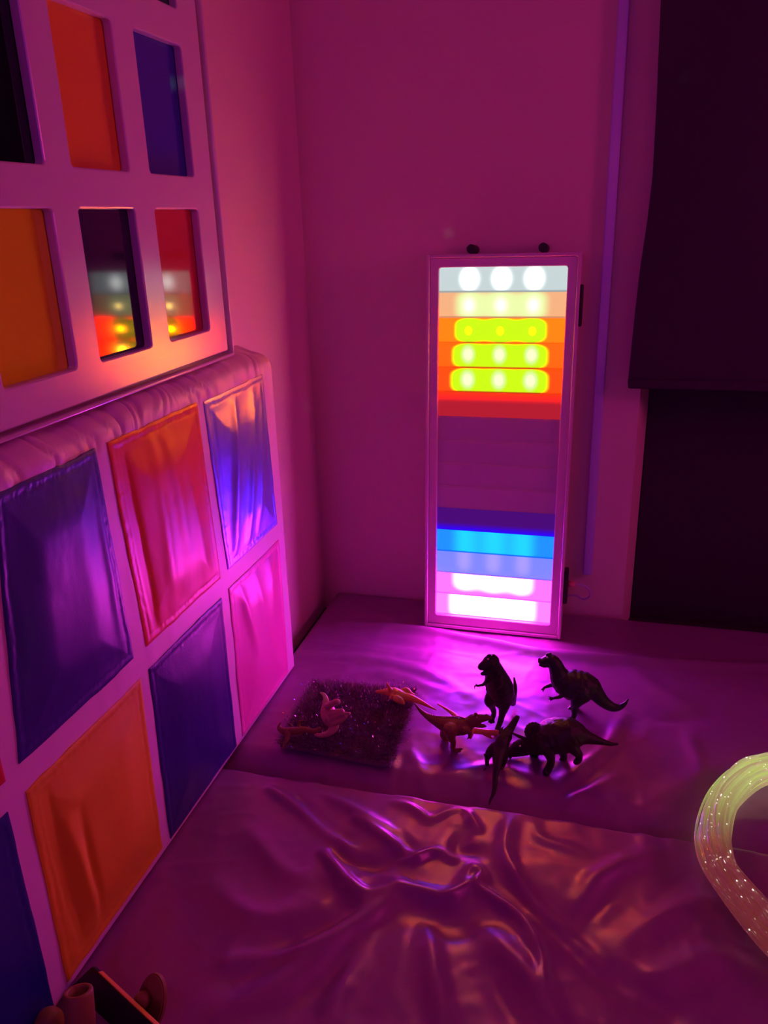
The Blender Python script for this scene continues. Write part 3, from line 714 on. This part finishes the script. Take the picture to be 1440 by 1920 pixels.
# ------------------------------------------------------------------ fur square with tinsel
cn = [onZ(519, 1408, 0), onZ(735, 1451, 0), onZ(784, 1308, 0), onZ(590, 1290, 0)]
cn = [Vector((c.x, c.y, 0)) for c in cn]
ctr = sum(cn, Vector()) / 4
fur = empty('fur_square', (ctr.x, ctr.y, .008), 'dark fluffy fur square flecked with tinsel, under the fallen toy dinosaurs', 'fur mat')
bq = [ctr + (c - ctr) * .95 for c in cn]
bm = bmesh.new(); nb_ = 14
def quad(u, v): return (bq[0] * (1 - u) + bq[1] * u) * (1 - v) + (bq[3] * (1 - u) + bq[2] * u) * v
lo = [bm.verts.new(q + Vector((0, 0, .006))) for q in bq]; tp = [bm.verts.new(q + Vector((0, 0, .016))) for q in bq]
for i in range(4): bm.faces.new((lo[i], lo[(i + 1) % 4], tp[(i + 1) % 4], tp[i]))
bm.faces.new(lo); bm.faces.new(tp)
FURM = mat('dark_fur', (.20, .10, .15), .6, spec=.3, var=.5, bscale=60)
adopt(from_bm('backing', bm, FURM, smooth=False), fur)
def tufts(n, ln, wd, lean, rng, margin=.0, flecks=False):
    Vs, Fs = [], []
    for _ in range(n):
        u, v = rng.random() ** 1, rng.random()
        q = quad(u, v); out = (q - ctr); out.z = 0
        ed = max(abs(u - .5), abs(v - .5)) * 2
        d = Vector((rng.gauss(0, lean), rng.gauss(0, lean), 1)) + out.normalized() * max(0, ed - .75) * 5
        cl = Vector((noise.noise(q * 38), noise.noise(q * 38 + Vector((5, 5, 5))), 0)) * 1.1
        d = (d + cl).normalized(); L = ln * rng.uniform(.6, 1.15)
        a = rng.uniform(0, math.pi); s = Vector((math.cos(a), math.sin(a), 0)) * wd
        b0 = q + Vector((0, 0, .014)); m_ = b0 + d * L * .55; tip = b0 + d * L + Vector((d.x, d.y, -.35)) * L * .30
        i = len(Vs)
        if flecks:
            Vs += [tip - s, tip + s, tip + s * 1.0 + d * .004 + Vector((0, 0, .001)), tip - s + d * .004]
            Fs += [(i, i + 1, i + 2, i + 3)]
        else:
            Vs += [b0 - s, b0 + s, m_ + s * .8, m_ - s * .8, tip]
            Fs += [(i, i + 1, i + 2, i + 3), (i + 3, i + 2, i + 4)]
    return Vs, Fs
rng = random.Random(3)
V_, F_ = tufts(26000, .020, .00055, .45, rng)
me = bpy.data.meshes.new('fur_pile'); me.from_pydata([tuple(v) for v in V_], [], F_); o = link_obj('fur_pile', me, FURM); tag(o, kind='stuff'); adopt(o, fur)
TIN = mat('tinsel', (.75, .62, .85), .22, metal=1)
V_, F_ = tufts(520, .024, .0010, .5, rng, flecks=True)
me = bpy.data.meshes.new('tinsel'); me.from_pydata([tuple(v) for v in V_], [], F_); o = link_obj('tinsel', me, TIN, smooth=False); tag(o, 'shiny silver tinsel flecks', kind='stuff'); adopt(o, fur)

# ------------------------------------------------------------------ fibre optic bundle looping in from the right
fib = empty('fibre_optic_bundle', (.30, 1.19, 0), 'glowing bundle of clear fibre optic strands looping over the mats at right', 'fibre optic lights')
ctrl = [(1720, 1520), (1620, 1465), (1520, 1442), (1450, 1441), (1400, 1455), (1355, 1500), (1337, 1560), (1345, 1618), (1376, 1668), (1436, 1738), (1500, 1800), (1590, 1860), (1720, 1900)]
zc = .034
cp = catmull([tuple(onZ(x, y_, zc)) for x, y_ in ctrl], 10)
cp = [Vector(c) for c in cp]; nC = len(cp)
def strand_mat(name, em, st):
    m = mat(name, (.70, .62, .55), .12, spec=.6, trans=.75)
    p = m.node_tree.nodes['Principled BSDF']; p.inputs['IOR'].default_value = 1.45
    tc = m.node_tree.nodes.new('ShaderNodeTexCoord'); sx = m.node_tree.nodes.new('ShaderNodeSeparateXYZ'); m.node_tree.links.new(tc.outputs['Object'], sx.inputs[0])
    mr = m.node_tree.nodes.new('ShaderNodeMapRange'); mr.inputs[1].default_value = 1.07; mr.inputs[2].default_value = 1.34; mr.interpolation_type = 'SMOOTHSTEP'
    m.node_tree.links.new(sx.outputs['Y'], mr.inputs[0])
    mx = m.node_tree.nodes.new('ShaderNodeMix'); mx.data_type = 'RGBA'; mx.inputs['A'].default_value = (.075, .012, .012, 1); mx.inputs['B'].default_value = em + (1,)
    m.node_tree.links.new(mr.outputs[0], mx.inputs['Factor']); m.node_tree.links.new(mx.outputs['Result'], p.inputs['Emission Color'])
    p.inputs['Emission Strength'].default_value = st; return m
SM = [strand_mat('clear_fibre_lime', (.24, .36, .07), .5), strand_mat('clear_fibre_pale', (.28, .36, .13), .45), strand_mat('clear_fibre_rose', (.20, .18, .09), .5)]
SPK = bpy.data.materials.new('fibre_sparkle'); SPK.use_nodes = True
_p = SPK.node_tree.nodes['Principled BSDF']; _p.inputs['Emission Color'].default_value = (1, .98, .85, 1); _p.inputs['Emission Strength'].default_value = 1.1
NS = 84; rg = random.Random(11)
for k in range(NS):
    rr = .0255 * math.sqrt((k + .5) / NS); a0 = k * 2.39996
    tw = rg.uniform(-.6, .6); ph = rg.uniform(0, 6.28); wob = rg.uniform(.0005, .003)
    pts = []
    for i in range(nC):
        t_ = (cp[min(i + 1, nC - 1)] - cp[max(i - 1, 0)]).normalized(); sdv = t_.cross(Vector((0, 0, 1))).normalized(); upv = sdv.cross(t_)
        a = a0 + tw * i / nC * 2 + .15 * math.sin(i * .13 + ph)
        R2 = rr + wob * math.sin(i * .19 + ph)
        pts.append(cp[i] + sdv * math.cos(a) * R2 * 1.05 + upv * math.sin(a) * R2)
    bm = tube_bm(pts, .0017 + rg.uniform(0, .0006), 6)
    nf = len(bm.faces)
    for q in range(rg.randint(3, 6)):
        i = rg.randint(4, nC - 6); f = rg.random(); c = pts[i].lerp(pts[i + 1], f); t_ = (pts[i + 1] - pts[i]).normalized()
        r_ = bmesh.ops.create_icosphere(bm, subdivisions=1, radius=1)
        rot = t_.to_track_quat('X', 'Z').to_matrix(); s_ = rg.uniform(.0007, .0014); lng = rg.choice((1.3, 2.0, 3.2))
        for v in r_['verts']: v.co = rot @ Vector((v.co.x * s_ * lng, v.co.y * s_, v.co.z * s_)) + c + Vector((0, 0, .0016))
    bm.faces.ensure_lookup_table()
    for f in bm.faces[nf:]: f.material_index = 1
    o = from_bm('strand', bm, [SM[k % 3], SPK]); adopt(o, fib)

# ------------------------------------------------------------------ wooden things at the lower left corner, cut by the frame
WB = mat('brown_wood', (.30, .20, .05), .5, bump=.3, bscale=30, var=.25, stretch=(1, 1, .15))
WD = mat('dark_stained_wood', (.008, .006, .008), .5, bump=.2, bscale=40, var=.3)
ED = mat('edge_light_orange', (.85, .5, .05), .35, bump=.1)  # orange light on the board edge, put into the base colour
def cam_pt(px, py, z): return onZ(px, py, z)
# hollow tube leaning back
a_, b_ = cam_pt(146, 1857, .088), None
b_ = Vector((a_.x + .014, a_.y - .030, 0)); ax_ = (a_ - b_).normalized(); bm = bmesh.new(); Ro, Ri = .0185, .0125
n_ = ax_.orthogonal().normalized(); m2 = ax_.cross(n_); seg = 40
prof = [(b_, Ro * .97), (a_ - ax_ * .003, Ro), (a_ - ax_ * .0008, Ro * .97), (a_, Ro * .88), (a_, Ri * 1.1), (a_ - ax_ * .002, Ri), (a_ - ax_ * .07, Ri * .95)]
rings = [[bm.verts.new(c + (n_ * math.cos(2 * math.pi * k / seg) + m2 * math.sin(2 * math.pi * k / seg)) * r) for k in range(seg)] for c, r in prof]
for r0, r1 in zip(rings, rings[1:]):
    for k in range(seg): bm.faces.new((r0[k], r0[(k + 1) % seg], r1[(k + 1) % seg], r1[k]))
bm.faces.new(rings[0]); bm.faces.new(rings[-1])
tag(from_bm('wooden_tube', bm, WB), 'brown hollow wooden tube, open end up, at the lower left corner', 'wooden tube')
# dark board, orange light on its edge built as a coloured strip
sl = empty('wooden_board', cam_pt(200, 1900, 0), 'dark flat wooden board with orange light coloured onto its edge, leaning behind the brown tube', 'board')
c0, c1, c2, c3 = cam_pt(170, 1812, .045), cam_pt(300, 1934, .060), cam_pt(262, 1975, .018), cam_pt(128, 1852, .004)
nn = (c1 - c0).cross(c3 - c0).normalized()
if nn.dot(Vector((0, 0, 1)) - c0) < 0: nn = -nn
def slab(pts, n0, n1, m, name, bev):
    bm = bmesh.new(); A_ = [bm.verts.new(p + nn * n0) for p in pts]; B_ = [bm.verts.new(p + nn * n1) for p in pts]
    for i in range(4): bm.faces.new((A_[i], A_[(i + 1) % 4], B_[(i + 1) % 4], B_[i]))
    bm.faces.new(A_); bm.faces.new(B_); bmesh.ops.recalc_face_normals(bm, faces=bm.faces)
    bmesh.ops.bevel(bm, geom=list(bm.edges), offset=bev, segments=3, profile=.5, affect='EDGES')
    o = from_bm(name, bm, m); auto_smooth(o, 50); adopt(o, sl); return o
slab([c0, c1, c2, c3], -.010, 0, WD, 'face_board', .0035)
d0 = (c1 - c0)
slab([c0 + d0 * .10 - (c3 - c0) * .030, c1 - (c3 - c0) * .030, c1 + (c3 - c0) * .012, c0 + d0 * .10 + (c3 - c0) * .012], -.0085, -.001, ED, 'lit_edge_strip', .001)['label'] = 'strip coloured as orange light on the edge'
# rounded paddle with a ball
pc = cam_pt(284, 1880, .030)
pd = empty('wooden_paddle', (pc.x, pc.y, .0), 'brown round-topped wooden disc standing on the near mat, ball in front', 'wooden disc')
fr = Vector((-.40, -.80, .42)).normalized(); upq = (Vector((.10, .0, 1)) - fr * Vector((.10, .0, 1)).dot(fr)).normalized(); rt = upq.cross(fr)
bm = bmesh.new(); A_, B_ = [], []
for k in range(48):
    t_ = 2 * math.pi * k / 48; p = pc + rt * math.cos(t_) * .026 + upq * math.sin(t_) * .040
    A_.append(bm.verts.new(p + fr * .004)); B_.append(bm.verts.new(p - fr * .004))
for k in range(48): bm.faces.new((A_[k], A_[(k + 1) % 48], B_[(k + 1) % 48], B_[k]))
bm.faces.new(A_); bm.faces.new(B_); bmesh.ops.recalc_face_normals(bm, faces=bm.faces)
bmesh.ops.bevel(bm, geom=[e for e in bm.edges if e.calc_face_angle(0) > 1], offset=.0018, segments=2, affect='EDGES')
o = from_bm('disc', bm, WB); auto_smooth(o, 40); adopt(o, pd)
bm = bmesh.new(); ball(bm, pc + fr * .012 - rt * .006 + upq * .004, .011, None, 3); adopt(from_bm('ball', bm, WB), pd)
# rounded knob at the very corner
kc = cam_pt(92, 1918, .020)
bm = bmesh.new(); ball(bm, Vector((kc.x, kc.y, .020)), .019, None, 4)
for v in bm.verts: v.co.z = .020 + (v.co.z - .020) * 1.05
tag(from_bm('wooden_ball', bm, WB), 'dark brown wooden ball beside the tube at the bottom left edge', 'wooden ball')
# ------------------------------------------------------------------ light
w = bpy.data.worlds.new('world'); scn.world = w; w.use_nodes = True
w.node_tree.nodes['Background'].inputs[0].default_value = (.02, .002, .012, 1)
def area(name, loc, target, size, col, energy):
    l = bpy.data.lights.new(name, 'AREA'); l.shape = 'DISK'; l.size = size; l.color = col; l.energy = energy
    o = bpy.data.objects.new(name, l); COL.objects.link(o); o.location = loc
    o.rotation_euler = (Vector(target) - Vector(loc)).to_track_quat('-Z', 'Y').to_euler()
    return o
area('magenta_colour_wash_lamp', (1.7, 1.15, 1.2), (-.5, 1.2, .7), .5, (1, .05, .43), 6)
area('violet_colour_wash_lamp', (-.4, -1.9, 1.2), (.2, 1.9, .8), .5, (.48, .035, 1), 5)
# star dot projector: a spot lamp whose beam is broken into faint dots
sl_ = bpy.data.lights.new('star_projector_lamp', 'SPOT'); sl_.energy = 11; sl_.spot_size = math.radians(80); sl_.spot_blend = .6; sl_.shadow_soft_size = .004; sl_.color = (.55, .9, .7)
so_ = bpy.data.objects.new('star_projector_lamp', sl_); COL.objects.link(so_); so_.location = (.75, -.9, 1.45)
so_.rotation_euler = (Vector((.0, 1.6, .75)) - so_.location).to_track_quat('-Z', 'Y').to_euler()
sl_.use_nodes = True; nt = sl_.node_tree; em = nt.nodes['Emission']
tc = nt.nodes.new('ShaderNodeTexCoord'); vo = nt.nodes.new('ShaderNodeTexVoronoi'); vo.inputs['Scale'].default_value = 13.9
nt.links.new(tc.outputs['Normal'], vo.inputs['Vector'])
mr = nt.nodes.new('ShaderNodeMapRange'); mr.interpolation_type = 'SMOOTHSTEP'
mr.inputs[1].default_value = .02; mr.inputs[2].default_value = .08; mr.inputs[3].default_value = 1; mr.inputs[4].default_value = 0
nt.links.new(vo.outputs['Distance'], mr.inputs[0]); nt.links.new(mr.outputs[0], em.inputs['Strength'])
